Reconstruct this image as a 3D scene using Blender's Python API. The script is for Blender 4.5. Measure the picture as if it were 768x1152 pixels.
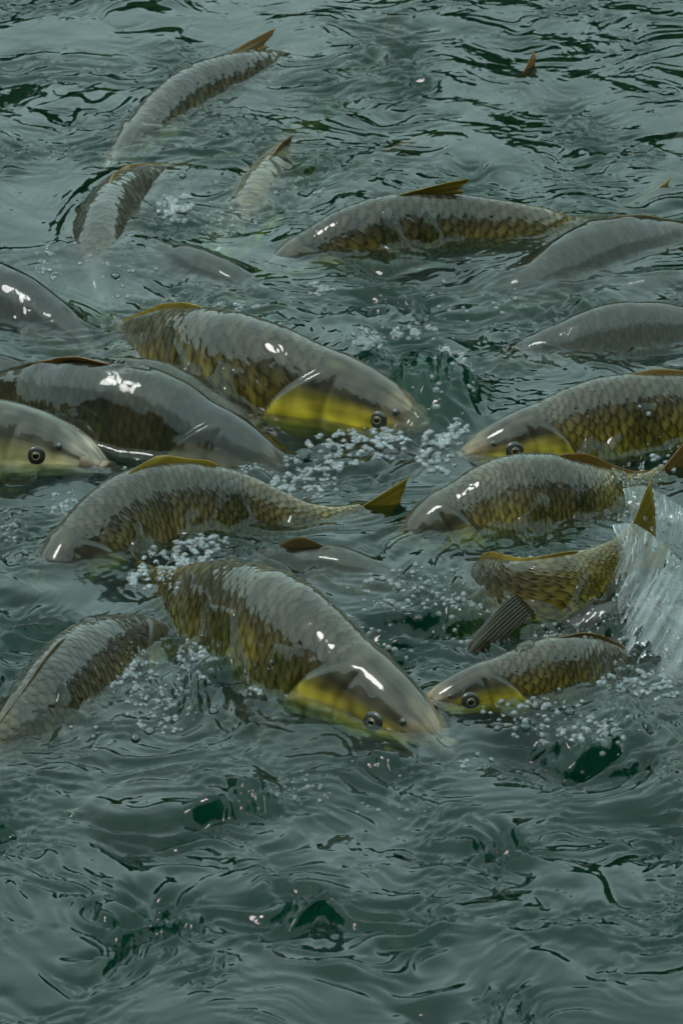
import bpy, math, random
import numpy as np
from mathutils import Vector

rng = np.random.default_rng(7)
random.seed(7)
scene = bpy.context.scene
for o in list(bpy.data.objects):
    bpy.data.objects.remove(o)
C = scene.collection

# ------------------------------------------------------------------ camera, sky, sun, exposure
PITCH = math.radians(24.0)
DIST = 13.0                    # metres from the middle of the picture
WIDTH = 1.5                    # metres across the picture there
CAM = np.array([0.0, -DIST * math.cos(PITCH), DIST * math.sin(PITCH)])
cam_data = bpy.data.cameras.new('camera')
cam = bpy.data.objects.new('camera', cam_data)
C.objects.link(cam)
cam.location = CAM
cam.rotation_euler = (math.pi / 2 - PITCH, 0, 0)
cam_data.sensor_fit = 'HORIZONTAL'
cam_data.sensor_width = 36.0
cam_data.lens = 36.0 * DIST / WIDTH
cam_data.clip_start = 0.1
cam_data.clip_end = 1000.0
cam_data.dof.use_dof = True
cam_data.dof.focus_distance = DIST - 0.05
cam_data.dof.aperture_fstop = 22.0
scene.camera = cam

SUN_ELEV, SUN_AZ = 62.0, -112.0     # degrees; azimuth from the view direction, minus is left
world = bpy.data.worlds.new('World')
scene.world = world
world.use_nodes = True
wt = world.node_tree
wt.nodes.clear()
w_out = wt.nodes.new('ShaderNodeOutputWorld')
w_bg = wt.nodes.new('ShaderNodeBackground')
w_hsv = wt.nodes.new('ShaderNodeHueSaturation')
w_sky = wt.nodes.new('ShaderNodeTexSky')
w_sky.sky_type = 'NISHITA'
w_sky.sun_disc = False
w_sky.sun_elevation = math.radians(SUN_ELEV)
w_sky.sun_rotation = math.radians(SUN_AZ)
w_sky.air_density = 1.0
w_sky.dust_density = 3.0
w_sky.ozone_density = 1.0
w_hsv.inputs['Saturation'].default_value = 0.40
w_bg.inputs['Strength'].default_value = 0.15
wt.links.new(w_sky.outputs[0], w_hsv.inputs['Color'])
w_mix = wt.nodes.new('ShaderNodeMix')          # an even layer of cloud over the clear sky
w_mix.data_type = 'RGBA'
w_mix.inputs[0].default_value = 0.88
w_mix.inputs[7].default_value = (4.15, 6.0, 5.9, 1)
wt.links.new(w_hsv.outputs[0], w_mix.inputs[6])
wt.links.new(w_mix.outputs[2], w_bg.inputs['Color'])
wt.links.new(w_bg.outputs[0], w_out.inputs['Surface'])

sun_data = bpy.data.lights.new('sun', 'SUN')
sun_data.energy = 0.5
sun_data.angle = math.radians(12)
sun_data.color = (1.0, 0.98, 0.95)
sun = bpy.data.objects.new('sun', sun_data)
C.objects.link(sun)
_e, _a = math.radians(SUN_ELEV), math.radians(SUN_AZ)
_d = Vector((math.cos(_e) * math.sin(_a), math.cos(_e) * math.cos(_a), math.sin(_e)))
sun.rotation_euler = _d.to_track_quat('Z', 'Y').to_euler()
sun.location = _d * 30

scene.view_settings.view_transform = 'Standard'
scene.view_settings.look = 'None'
scene.view_settings.gamma = 1.0
scene.view_settings.exposure = 0.95
scene.render.engine = 'CYCLES'
scene.cycles.max_bounces = 10
scene.cycles.transmission_bounces = 8
scene.cycles.glossy_bounces = 4
scene.cycles.diffuse_bounces = 2
scene.cycles.volume_bounces = 1
scene.cycles.transparent_max_bounces = 12
scene.cycles.sample_clamp_indirect = 6.0
scene.cycles.use_denoising = True


def at(px, py, z=0.0):
    """point of the plane z seen at photograph pixel px, py (768 x 1152)"""
    u = (px - 384.0) / 768.0 * WIDTH
    v = -(py - 576.0) / 768.0 * WIDTH
    d = np.array([u, DIST * math.cos(PITCH) + v * math.sin(PITCH), -DIST * math.sin(PITCH) + v * math.cos(PITCH)])
    t = (z - CAM[2]) / d[2]
    return CAM + d * t


# ------------------------------------------------------------------ helpers
def tag(o, label=None, cat=None, group=None, kind=None):
    if label: o['label'] = label
    if cat: o['category'] = cat
    if group: o['group'] = group
    if kind: o['kind'] = kind
    return o


def mesh_obj(name, verts, faces, mat, parent=None, smooth=True, attrs=None):
    """verts (n,3); faces: list of arrays (k,3) or (k,4)"""
    verts = np.asarray(verts, dtype=np.float64)
    if not isinstance(faces, (list, tuple)): faces = [faces]
    faces = [np.asarray(f, dtype=np.int32) for f in faces if len(f)]
    me = bpy.data.meshes.new(name)
    me.vertices.add(len(verts))
    me.vertices.foreach_set('co', verts.astype(np.float32).ravel())
    loops = np.concatenate([f.ravel() for f in faces])
    tot = np.concatenate([np.full(len(f), f.shape[1], dtype=np.int32) for f in faces])
    start = np.concatenate([[0], np.cumsum(tot)[:-1]]).astype(np.int32)
    me.loops.add(len(loops))
    me.loops.foreach_set('vertex_index', loops)
    me.polygons.add(len(tot))
    me.polygons.foreach_set('loop_start', start)
    me.polygons.foreach_set('loop_total', tot)
    if smooth:
        me.polygons.foreach_set('use_smooth', np.ones(len(tot), dtype=bool))
    for k, a in (attrs or {}).items():
        a = np.asarray(a, dtype=np.float32)
        if a.ndim == 1:
            at_ = me.attributes.new(k, 'FLOAT', 'POINT'); at_.data.foreach_set('value', a)
        else:
            at_ = me.attributes.new(k, 'FLOAT_COLOR', 'POINT')
            at_.data.foreach_set('color', np.concatenate([a, np.ones((len(a), 1), np.float32)], 1).ravel())
    me.update(calc_edges=True)
    me.validate()
    o = bpy.data.objects.new(name, me)
    C.objects.link(o)
    if mat: me.materials.append(mat)
    if parent is not None: o.parent = parent
    return o


def grid_faces(nr, nc, wrap=False, off=0):
    i = np.arange(nr - 1)[:, None]
    j = np.arange(nc if wrap else nc - 1)[None, :]
    j2 = (j + 1) % nc
    a = i * nc + j; b = i * nc + j2; c = (i + 1) * nc + j2; d = (i + 1) * nc + j
    return np.stack([a, b, c, d], -1).reshape(-1, 4) + off


def _hash(ix, iy, seed):
    h = (ix.astype(np.int64) * 374761393 + iy.astype(np.int64) * 668265263 + seed * 974634767) & 0xffffffff
    h = ((h ^ (h >> 13)) * 1274126177) & 0xffffffff
    return (h ^ (h >> 16)) & 0xffffffff


def noise(x, y, seed=0):
    """2-D gradient noise, about -1..1"""
    ix = np.floor(x); iy = np.floor(y)
    fx = x - ix; fy = y - iy
    u = fx * fx * fx * (fx * (fx * 6 - 15) + 10); v = fy * fy * fy * (fy * (fy * 6 - 15) + 10)
    def g(dx, dy):
        a = _hash(ix + dx, iy + dy, seed) * (2 * math.pi / 4294967296.0)
        return np.cos(a) * (fx - dx) + np.sin(a) * (fy - dy)
    n0 = g(0, 0) * (1 - u) + g(1, 0) * u
    n1 = g(0, 1) * (1 - u) + g(1, 1) * u
    return (n0 * (1 - v) + n1 * v) * 1.5


def fbm(x, y, seed=0, oct=3, gain=0.5):
    s = 0; a = 1.0
    for k in range(oct):
        s = s + a * noise(x * 2 ** k + 17.3 * k, y * 2 ** k - 9.1 * k, seed + k)
        a *= gain
    return s


def sstep(a, b, x):
    t = np.clip((x - a) / (b - a), 0, 1)
    return t * t * (3 - 2 * t)


# ------------------------------------------------------------------ materials
def new_mat(name):
    m = bpy.data.materials.new(name)
    m.use_nodes = True
    nt = m.node_tree
    return m, nt, nt.nodes['Principled BSDF'], nt.nodes['Material Output']


def N(nt, kind, **kw):
    n = nt.nodes.new(kind)
    for k, v in kw.items(): setattr(n, k, v)
    return n


def mat_fish():
    m, nt, p, out = new_mat('wet_carp_skin')
    L = nt.links.new
    col = N(nt, 'ShaderNodeAttribute', attribute_name='pig')
    hgt = N(nt, 'ShaderNodeAttribute', attribute_name='relief')
    tc = N(nt, 'ShaderNodeTexCoord')
    nz = N(nt, 'ShaderNodeTexNoise'); nz.inputs['Scale'].default_value = 26; nz.inputs['Detail'].default_value = 5
    L(tc.outputs['Object'], nz.inputs['Vector'])
    mr = N(nt, 'ShaderNodeMapRange'); mr.inputs[3].default_value = 0.62; mr.inputs[4].default_value = 1.38
    L(nz.outputs['Fac'], mr.inputs[0])
    mul = N(nt, 'ShaderNodeVectorMath', operation='SCALE')
    L(col.outputs['Color'], mul.inputs[0]); L(mr.outputs[0], mul.inputs['Scale'])
    L(mul.outputs[0], p.inputs['Base Color'])
    b1 = N(nt, 'ShaderNodeBump'); b1.inputs['Strength'].default_value = 0.9; b1.inputs['Distance'].default_value = 0.004
    L(hgt.outputs['Fac'], b1.inputs['Height']); L(b1.outputs[0], p.inputs['Normal'])
    n2 = N(nt, 'ShaderNodeTexNoise'); n2.inputs['Scale'].default_value = 45; n2.inputs['Detail'].default_value = 4
    L(tc.outputs['Object'], n2.inputs['Vector'])
    ad = N(nt, 'ShaderNodeMath', operation='MULTIPLY_ADD'); ad.inputs[1].default_value = 0.5
    L(n2.outputs['Fac'], ad.inputs[0]); L(hgt.outputs['Fac'], ad.inputs[2])
    b2 = N(nt, 'ShaderNodeBump'); b2.inputs['Strength'].default_value = 0.22; b2.inputs['Distance'].default_value = 0.0035
    L(ad.outputs[0], b2.inputs['Height']); L(b2.outputs[0], p.inputs['Coat Normal'])
    p.inputs['Roughness'].default_value = 0.5
    p.inputs['Specular IOR Level'].default_value = 0.12
    p.inputs['Coat Weight'].default_value = 1.0
    p.inputs['Coat Roughness'].default_value = 0.012
    p.inputs['Coat IOR'].default_value = 1.40
    return m


def mat_fin():
    m, nt, p, out = new_mat('wet_fin_membrane')
    L = nt.links.new
    col = N(nt, 'ShaderNodeAttribute', attribute_name='pig')
    L(col.outputs['Color'], p.inputs['Base Color'])
    p.inputs['Roughness'].default_value = 0.35
    p.inputs['Coat Weight'].default_value = 0.4
    p.inputs['Coat Roughness'].default_value = 0.06
    p.inputs['Coat IOR'].default_value = 1.33
    tr = N(nt, 'ShaderNodeBsdfTranslucent'); L(col.outputs['Color'], tr.inputs['Color'])
    mx = N(nt, 'ShaderNodeMixShader'); mx.inputs[0].default_value = 0.35
    L(p.outputs[0], mx.inputs[1]); L(tr.outputs[0], mx.inputs[2]); L(mx.outputs[0], out.inputs['Surface'])
    return m


def mat_plain(name, rgb, rough=0.4, coat=0.0, bump=None):
    m, nt, p, out = new_mat(name)
    p.inputs['Base Color'].default_value = (*rgb, 1)
    p.inputs['Roughness'].default_value = rough
    p.inputs['Coat Weight'].default_value = coat
    p.inputs['Coat Roughness'].default_value = 0.03
    tc = N(nt, 'ShaderNodeTexCoord'); nz = N(nt, 'ShaderNodeTexNoise')
    nz.inputs['Scale'].default_value = bump or 60; nz.inputs['Detail'].default_value = 4
    nt.links.new(tc.outputs['Object'], nz.inputs['Vector'])
    mr = N(nt, 'ShaderNodeMapRange'); mr.inputs[3].default_value = 0.7; mr.inputs[4].default_value = 1.3
    nt.links.new(nz.outputs['Fac'], mr.inputs[0])
    sc = N(nt, 'ShaderNodeVectorMath', operation='SCALE'); sc.inputs[0].default_value = rgb
    nt.links.new(mr.outputs[0], sc.inputs['Scale']); nt.links.new(sc.outputs[0], p.inputs['Base Color'])
    return m


def mat_water():
    m, nt, p, out = new_mat('pond_water')
    L = nt.links.new
    nt.nodes.remove(p)
    tc = N(nt, 'ShaderNodeTexCoord')
    mp = N(nt, 'ShaderNodeMapping'); mp.inputs['Scale'].default_value = (1, 0.8, 1)
    L(tc.outputs['Object'], mp.inputs['Vector'])
    n1 = N(nt, 'ShaderNodeTexNoise'); n1.inputs['Scale'].default_value = 24; n1.inputs['Detail'].default_value = 3
    n1.inputs['Distortion'].default_value = 1.2
    L(mp.outputs[0], n1.inputs['Vector'])
    b = N(nt, 'ShaderNodeBump'); b.inputs['Strength'].default_value = 0.14; b.inputs['Distance'].default_value = 0.004
    L(n1.outputs['Fac'], b.inputs['Height'])
    g = N(nt, 'ShaderNodeBsdfGlass'); g.inputs['IOR'].default_value = 1.333; g.inputs['Roughness'].default_value = 0.0
    L(b.outputs[0], g.inputs['Normal'])
    L(g.outputs[0], out.inputs['Surface'])
    vs = N(nt, 'ShaderNodeVolumeScatter'); vs.inputs['Color'].default_value = (0.08, 1.0, 0.68, 1); vs.inputs['Density'].default_value = 0.75
    vs.inputs['Anisotropy'].default_value = 0.3
    va = N(nt, 'ShaderNodeVolumeAbsorption'); va.inputs['Color'].default_value = (0.25, 0.62, 0.45, 1); va.inputs['Density'].default_value = 9.0
    ad = N(nt, 'ShaderNodeAddShader'); L(vs.outputs[0], ad.inputs[0]); L(va.outputs[0], ad.inputs[1])
    L(ad.outputs[0], out.inputs['Volume'])
    return m


def mat_film(name, ior=1.33, white=0.0, rough=0.0, foam=False):
    """thin water skin of a bubble or a flung sheet: reflects by angle, else lets light through"""
    m, nt, p, out = new_mat(name)
    L = nt.links.new
    nt.nodes.remove(p)
    fr = N(nt, 'ShaderNodeFresnel'); fr.inputs['IOR'].default_value = ior
    gl = N(nt, 'ShaderNodeBsdfGlossy'); gl.inputs['Roughness'].default_value = rough
    tr = N(nt, 'ShaderNodeBsdfTransparent'); tr.inputs['Color'].default_value = (0.93, 0.96, 0.96, 1)
    df = N(nt, 'ShaderNodeBsdfDiffuse'); df.inputs['Color'].default_value = (0.8, 0.84, 0.86, 1)
    mw = N(nt, 'ShaderNodeMixShader'); mw.inputs[0].default_value = white
    if foam:
        fa = N(nt, 'ShaderNodeAttribute', attribute_name='foam')
        mr = N(nt, 'ShaderNodeMapRange'); mr.inputs[3].default_value = 0.01; mr.inputs[4].default_value = 0.13
        L(fa.outputs['Fac'], mr.inputs[0]); L(mr.outputs[0], mw.inputs[0])
    L(tr.outputs[0], mw.inputs[1]); L(df.outputs[0], mw.inputs[2])
    mx = N(nt, 'ShaderNodeMixShader')
    if foam:
        gs = N(nt, 'ShaderNodeBsdfGlass'); gs.inputs['IOR'].default_value = 1.333; gs.inputs['Roughness'].default_value = 0.07
        L(gs.outputs[0], mw.inputs[1]); L(mw.outputs[0], out.inputs['Surface'])
        return m
    L(fr.outputs[0], mx.inputs[0]); L(mw.outputs[0], mx.inputs[1]); L(gl.outputs[0], mx.inputs[2])
    L(mx.outputs[0], out.inputs['Surface'])
    return m


def mat_foliage():
    m, nt, p, out = new_mat('wood_foliage')
    tc = N(nt, 'ShaderNodeTexCoord'); nz = N(nt, 'ShaderNodeTexNoise')
    nz.inputs['Scale'].default_value = 1.2; nz.inputs['Detail'].default_value = 6
    nt.links.new(tc.outputs['Object'], nz.inputs['Vector'])
    cr = N(nt, 'ShaderNodeValToRGB')
    cr.color_ramp.elements[0].color = (0.012, 0.022, 0.008, 1); cr.color_ramp.elements[0].position = 0.35
    cr.color_ramp.elements[1].color = (0.05, 0.075, 0.025, 1); cr.color_ramp.elements[1].position = 0.7
    nt.links.new(nz.outputs['Fac'], cr.inputs[0]); nt.links.new(cr.outputs[0], p.inputs['Base Color'])
    p.inputs['Roughness'].default_value = 0.8
    p.inputs['Specular IOR Level'].default_value = 0.1
    return m


M_FISH = mat_fish()
M_FIN = mat_fin()
M_WATER = mat_water()
M_BUBBLE = mat_film('bubble_skin', 1.45, 0.03)
M_FROTH = mat_film('froth_skin', 1.6, 0.20)
M_SHEET = mat_film('flung_water', 1.4, 0.22, 0.03, True)
M_DROP = mat_film('water_drop', 1.33, 0.0, 0.0, True)
M_SOCKET = mat_plain('eye_socket_skin', (0.022, 0.022, 0.018), 0.35, 0.4)
M_IRIS = mat_plain('golden_iris', (0.22, 0.16, 0.045), 0.25, 1.0)
M_PUPIL = mat_plain('black_pupil', (0.004, 0.004, 0.005), 0.1, 1.0)
M_LIP = mat_plain('pale_lip', (0.20, 0.135, 0.08), 0.4, 0.5)
M_LIP_YELLOW = mat_plain('yellow_lip', (0.13, 0.095, 0.035), 0.45, 0.4)
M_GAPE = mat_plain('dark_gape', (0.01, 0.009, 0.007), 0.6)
M_BED = mat_plain('silt_bed', (0.05, 0.10, 0.06), 0.9, bump=3)
M_BANK = mat_plain('bank_soil', (0.06, 0.055, 0.035), 0.95, bump=2)
M_WOOD = mat_foliage()

# ------------------------------------------------------------------ carp
PROF_S = np.array([0, .012, .03, .06, .10, .15, .20, .27, .35, .44, .55, .66, .76, .86, .94, 1.0])
PROF_U = np.array([.020, .037, .051, .068, .086, .103, .112, .136, .152, .156, .146, .122, .094, .066, .054, .056])
PROF_L = np.array([.022, .040, .054, .069, .081, .084, .098, .114, .126, .132, .130, .112, .084, .058, .048, .050])
PROF_W = np.array([.022, .036, .048, .060, .070, .074, .084, .093, .098, .099, .092, .076, .056, .036, .024, .017])


def smooth_spline(pts, n):
    """Catmull-Rom through pts, resampled evenly by length"""
    P = np.array(pts, float)
    P = np.vstack([2 * P[0] - P[1], P, 2 * P[-1] - P[-2]])
    out = []
    for i in range(1, len(P) - 2):
        t = np.linspace(0, 1, 40, endpoint=False)[:, None]
        p0, p1, p2, p3 = P[i - 1], P[i], P[i + 1], P[i + 2]
        out.append(0.5 * ((2 * p1) + (-p0 + p2) * t + (2 * p0 - 5 * p1 + 4 * p2 - p3) * t ** 2 + (-p0 + 3 * p1 - 3 * p2 + p3) * t ** 3))
    out.append(P[-2][None])
    Q = np.vstack(out)
    d = np.concatenate([[0], np.cumsum(np.linalg.norm(np.diff(Q, axis=0), axis=1))])
    s = np.linspace(0, d[-1], n)
    return np.stack([np.interp(s, d, Q[:, k]) for k in range(3)], 1), d[-1]


def unit(v):
    return v / np.maximum(np.linalg.norm(v, axis=-1, keepdims=True), 1e-9)


def frames(sp, roll):
    T = unit(np.gradient(sp, axis=0))           # from snout to tail
    up = np.array([0, 0, 1.0])
    U = unit(up - (T @ up)[:, None] * T)
    S = np.cross(T, U)
    c, s = math.cos(roll), math.sin(roll)
    U2 = U * c + S * s
    S2 = np.cross(T, U2)
    return T, U2, S2


def scale_lattice(a, b):
    """overlapping fish scales on the plane (a towards the tail, b round the body), pitch 1.
    returns relief, darkness of the rim, a random number per scale"""
    R = 0.86
    best = np.full(a.shape, -1.0); rim = np.zeros(a.shape); rnd = np.zeros(a.shape)
    done = np.zeros(a.shape, bool)
    base = np.floor(a / 0.5).astype(int)
    for k in range(-2, 3):                      # from the scales nearest the head backwards
        i = base + k
        ca = i * 0.5
        sh = 0.5 * (i & 1)
        j = np.round(b - sh)
        cb = j + sh
        t = np.sqrt(((a - ca) / 1.02) ** 2 + ((b - cb) * 1.18) ** 2) / R
        ok = (t < 1) & (~done)
        best = np.where(ok, t * 0.55 + (a - ca) * 0.45, best)
        rim = np.where(ok, t, rim)
        rnd = np.where(ok, (_hash(i, j.astype(int), 5) & 1023) / 1023.0, rnd)
        done |= ok
    return np.clip(best, 0, 1.2), rim, rnd


FISH = []        # records for the water surface


def fin_grid(name, base, tip, mat, parent, rays, colours, thick=0.0016, m=7, ragged=0.02, curl=None, seed=0):
    """a fin as a thin solid sheet from base points to tip points, ribbed along its rays"""
    n = len(base)
    t = np.linspace(0, 1, m)[None, :, None]
    rg = np.random.default_rng(seed)
    tip = base + (tip - base) * (1 + ragged * rg.standard_normal((n, 1)))
    mid = base[:, None] * (1 - t) + tip[:, None] * t
    if curl is not None:
        mid = mid + curl * (t ** 2)
    du = np.gradient(mid, axis=0); dv = np.gradient(mid, axis=1)
    nrm = unit(np.cross(du, dv))
    ph = np.linspace(0, rays, n)
    rib = np.abs(np.cos(ph * math.pi))[:, None, None]
    th = thick * (0.35 + 0.9 * rib) * (1.1 - 0.6 * t)
    A = (mid + nrm * th).reshape(-1, 3); B = (mid - nrm * th).reshape(-1, 3)
    c0, c1, c2 = [np.array(c) for c in colours]         # base, tip, ray
    cc = c0 * (1 - t) + c1 * t
    cc = cc * (1 - 0.65 * rib) + c2 * 0.65 * rib
    cc = (cc * (0.8 + 0.4 * rg.random((n, 1, 1)))).reshape(-1, 3)
    nv = n * m
    F1 = grid_faces(n, m); F2 = grid_faces(n, m, off=nv)[:, ::-1]
    edge = np.concatenate([np.arange(m), np.arange(1, n) * m + m - 1, (n - 1) * m + np.arange(m - 2, -1, -1), np.arange(n - 2, 0, -1) * m])
    e2 = np.roll(edge, -1)
    F3 = np.stack([edge, edge + nv, e2 + nv, e2], 1)
    return mesh_obj(name, np.vstack([A, B]), [F1, F2, F3], mat, parent, attrs={'pig': np.vstack([cc, cc])})


def dome(center, nrm, r, h, mat, name, parent, r_in=0.0, seg=20, rings=6):
    """a shallow cap (or ring when r_in > 0) facing nrm"""
    nrm = unit(np.array(nrm)); a = unit(np.cross(nrm, [0.31, 0.2, 0.93])); b = np.cross(nrm, a)
    rr = np.linspace(r_in, r, rings); th = np.arange(seg) * 2 * math.pi / seg
    V = []
    for q in rr:
        k = (q - r_in) / (r - r_in)
        hz = h * (math.sin(math.pi * (0.15 + 0.85 * k)) if r_in > 0 else math.sqrt(max(0, 1 - (q / r) ** 2)))
        V.append(center + nrm * hz + (a[None] * np.cos(th)[:, None] + b[None] * np.sin(th)[:, None]) * max(q, r * 0.01))
    V = np.vstack(V)
    fs = [grid_faces(rings, seg, wrap=True)]
    return mesh_obj(name, V, fs, mat, parent)


GOLD = dict(back=(.045, .038, .022), flank=(.145, .103, .011), low=(.44, .32, .025), belly=(.36, .30, .16), cheek=(.47, .36, .022))


def carp(label, px, group, detail=1, girth=1.0, head=1.0, roll=0.0, film=None, ripple=0.0012, dorsal=(0.095, 62, 1.0),
         tail=True, tail_spread=32, tail_len=0.21, tail_turn=0.0, pect=True, eye=True, lips='pale', gape=0.0, gold=1.0, mouth_len=0.0,
         fin_col=None, seed=1, bulge=1.0, dorsal_span=(0.40, 0.80), length=None, sink=None, drape=1.4, eye_s=0.112, bright=1.0, extra=None, wash=1.0, tint=(.72, .55, .42)):
    if sink is None: sink = 0.050 if film is None else 0.022
    pts = [at(p[0], p[1], p[2] - sink) for p in px]
    ns, nb = {2: (204, 116), 1: (170, 96), 0: (90, 44)}[detail]
    sp, L = smooth_spline(pts, ns)
    LL = L if length is None else length
    s = np.linspace(0, 1, ns)
    T, U, S = frames(sp, roll)
    sh = np.where(s < 0.27 * head, s / head, 0.27 + (s - 0.27 * head) * (1 - 0.27) / (1 - 0.27 * head)) if head != 1 else s
    hu = np.interp(sh, PROF_S, PROF_U) * LL * girth
    hl = np.interp(sh, PROF_S, PROF_L) * LL * girth
    ww = np.interp(sh, PROF_S, PROF_W) * LL * girth
    hu = hu * 1.12
    ker = np.hanning(9); ker /= ker.sum()
    sm = lambda q: np.convolve(np.pad(q, 4, mode='edge'), ker, mode='valid')
    hu, hl, ww = sm(hu), sm(hl), sm(ww)
    root = bpy.data.objects.new('carp', None)
    C.objects.link(root)
    root.empty_display_size = 0.05
    org = sp[ns // 2].copy()
    root.location = org
    tag(root, label, 'fish', group)

    th = np.arange(nb) * 2 * math.pi / nb
    ct, st = np.cos(th), np.sin(th)
    # narrower towards the ridge of the back, full flanks
    wf = np.sign(ct) * np.abs(ct) ** 0.88 * (1 - 0.14 * np.clip(st, 0, 1) ** 2)
    vert = np.where(st[None] > 0, hu[:, None] * st[None], hl[:, None] * st[None])
    side = ww[:, None] * wf[None]
    sg = sh[:, None] + 0 * th[None]
    v = st[None] + 0 * sg
    lat = np.abs(ct)[None] + 0 * sg
    # gill cover: rounded plate with a free rear edge
    edge = 0.262 - 0.075 * np.clip((v + 0.12), -1, 1) ** 2 - 0.02 * np.clip(v, 0, 1)
    inside = sstep(0.11, 0.17, sg) * (1 - sstep(edge - 0.004, edge + 0.004, sg)) * sstep(0.25, 0.55, lat)
    rise = inside * (0.35 + 0.65 * sstep(0.12, 0.26, sg)) * 0.0085 * LL
    pre = np.exp(-((sg - (0.165 - 0.03 * v ** 2)) / 0.006) ** 2) * sstep(0.35, 0.7, lat)     # groove of the pre-opercle
    rise = rise - pre * 0.0022 * LL
    cheekb = np.exp(-((sg - 0.125) / 0.03) ** 2) * np.exp(-((v + 0.25) / 0.35) ** 2) * 0.004 * LL
    off = rise + cheekb
    # scales
    pitch = 0.036 * LL
    girthlen = np.pi * (hu + hl + 2 * ww) / 2
    rows = np.round(np.pi * (0.285 + 2 * 0.098) / 2 * LL * girth / pitch)
    arc = np.arange(nb) / nb
    # equalise the round distance at mid body
    midp = np.stack([side[int(ns * .42)], vert[int(ns * .42)]], 1)
    dd = np.linalg.norm(np.diff(np.vstack([midp, midp[:1]]), axis=0), axis=1)
    arc = np.concatenate([[0], np.cumsum(dd)[:-1]]) / dd.sum()
    aa = (s * L / pitch)[:, None] * 1.06 + 0 * th[None]
    bb = arc[None] * rows + 0 * sg
    jit = noise(aa * .45 + seed, bb * .45, 91); jit2 = noise(aa * .45, bb * .45 + seed, 92)
    rel, rim, rnd = scale_lattice(aa + .35 * jit, bb + .35 * jit2)
    scaled = (1.0 if film is None else (0.6 if detail == 2 else 0.0)) * sstep(edge + 0.002, edge + 0.02, sg) * (1 - sstep(0.985, 1.0, sg)) * sstep(0.19, 0.25, sg + 0.10 * np.clip(v, 0, 1))
    off = off + scaled * (rel - 0.4) * 0.0009 * LL
    nx = unit(np.stack([side / np.maximum(ww[:, None], 1e-6) ** 2, vert / np.where(v > 0, hu[:, None], hl[:, None]) ** 2], -1))
    side = side + nx[..., 0] * off
    vert = vert + nx[..., 1] * off
    Vt = sp[:, None] + S[:, None] * side[..., None] + U[:, None] * vert[..., None]
    # pigment
    vv = [-1.0, -0.8, -0.4, 0.25, 0.75, 0.95]
    keys = np.array([GOLD['belly'], GOLD['belly'], GOLD['low'], GOLD['flank'], GOLD['back'], GOLD['back']])
    keys = keys * np.array([[1, 1, 1]]) * (1.0 if gold >= 1 else 1.0)
    col = np.stack([np.interp(v, vv, keys[:, k]) for k in range(3)], -1)
    tailgold = sstep(0.55, 0.95, sg)[..., None] * 0.45
    col = col * (1 - tailgold) + np.array([.24, .17, .03]) * tailgold
    headm = (1 - sstep(edge - 0.003, edge + 0.003, sg))[..., None]
    hv = [-1.0, -0.75, -0.5, 0.2, 0.6, 0.9]
    hk = np.array([(.48, .38, .22), (.48, .38, .20), GOLD['cheek'], GOLD['cheek'], GOLD['back'], GOLD['back']])
    hcol = np.stack([np.interp(v, hv, hk[:, k]) for k in range(3)], -1)
    snout = (1 - sstep(0.015, 0.075, sg))[..., None]
    hcol = hcol * (1 - snout * 0.7) + np.array([.26, .19, .11]) * snout * 0.7
    xx = sg * 40 + seed * 3.1; yy = th[None] * 3.0 + seed
    mott = noise(xx, yy + 0 * xx, seed)[..., None]
    hcol = hcol * (1 + 0.55 * mott + 0.5 * noise(xx * .35, yy * 2.2, seed + 3)[..., None])
    plate = (pre * 0.3)[..., None]
    hcol = hcol * (1 - plate)
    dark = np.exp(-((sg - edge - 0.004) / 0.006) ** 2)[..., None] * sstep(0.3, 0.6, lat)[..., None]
    sc3 = scaled[..., None]
    rimd = (sstep(0.74, 0.97, rim) * (1 - 0.25 * sstep(0.35, 0.8, v)))[..., None]
    pale = (sstep(0.25, 0.6, rim) * (1 - sstep(0.6, 0.85, rim)))[..., None]
    basec = (1 - sstep(0.20, 0.50, rim))[..., None]
    tone = 0.8 + 0.5 * ((seed * 37) % 11) / 10.0
    blotch = noise(aa * .16 + seed * 3, bb * .16, 95)[..., None]
    scol = col * tone * (1 + 0.5 * blotch) * (0.68 + 0.64 * rnd[..., None]) * (1 - 0.80 * rimd * sc3) * (1 + 0.35 * pale * sc3) * (1 - 0.25 * basec * sc3)
    colr = scol * (1 - headm) + hcol * headm
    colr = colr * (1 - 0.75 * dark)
    if gold != 1.0:
        grey = colr.mean(-1, keepdims=True)
        colr = colr * gold + grey * np.array([1.0, .93, .82]) * (1 - gold)
    colr = colr * bright
    if film is not None:
        colr = colr * np.array(tint)
    relief = (0.5 if film is not None else 1.0) * (scaled * rel - pre * 0.4)
    verts = Vt.reshape(-1, 3)
    tip0 = sp[0] - T[0] * 0.008 * LL; tip1 = sp[-1] + T[-1] * 0.004 * LL
    verts = np.vstack([verts, tip0, tip1])
    n0 = ns * nb
    j = np.arange(nb)
    cap0 = np.stack([np.full(nb, n0), (j + 1) % nb, j], 1)
    cap1 = np.stack([np.full(nb, n0 + 1), (ns - 1) * nb + j, (ns - 1) * nb + (j + 1) % nb], 1)
    pc = np.vstack([colr.reshape(-1, 3), colr[0].mean(0), colr[-1].mean(0)])
    rl = np.concatenate([relief.ravel(), [0, 0]])
    mesh_obj('body', verts - org, [grid_faces(ns, nb, wrap=True)[:, ::-1], cap0[:, ::-1], cap1[:, ::-1]], M_FISH, root, attrs={'pig': pc, 'relief': rl})

    def surf(si, ang, lift=0.0):
        i = int(np.clip(round(si * head if si < 0.27 else si, 4) * (ns - 1), 0, ns - 1)) if head != 1 else int(round(si * (ns - 1)))
        jj = int(round((ang % (2 * math.pi)) / (2 * math.pi) * nb)) % nb
        p = Vt[i, jj]
        q = S[i] * nx[i, jj, 0] + U[i] * nx[i, jj, 1]
        return p + q * lift, unit(q), i

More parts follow.
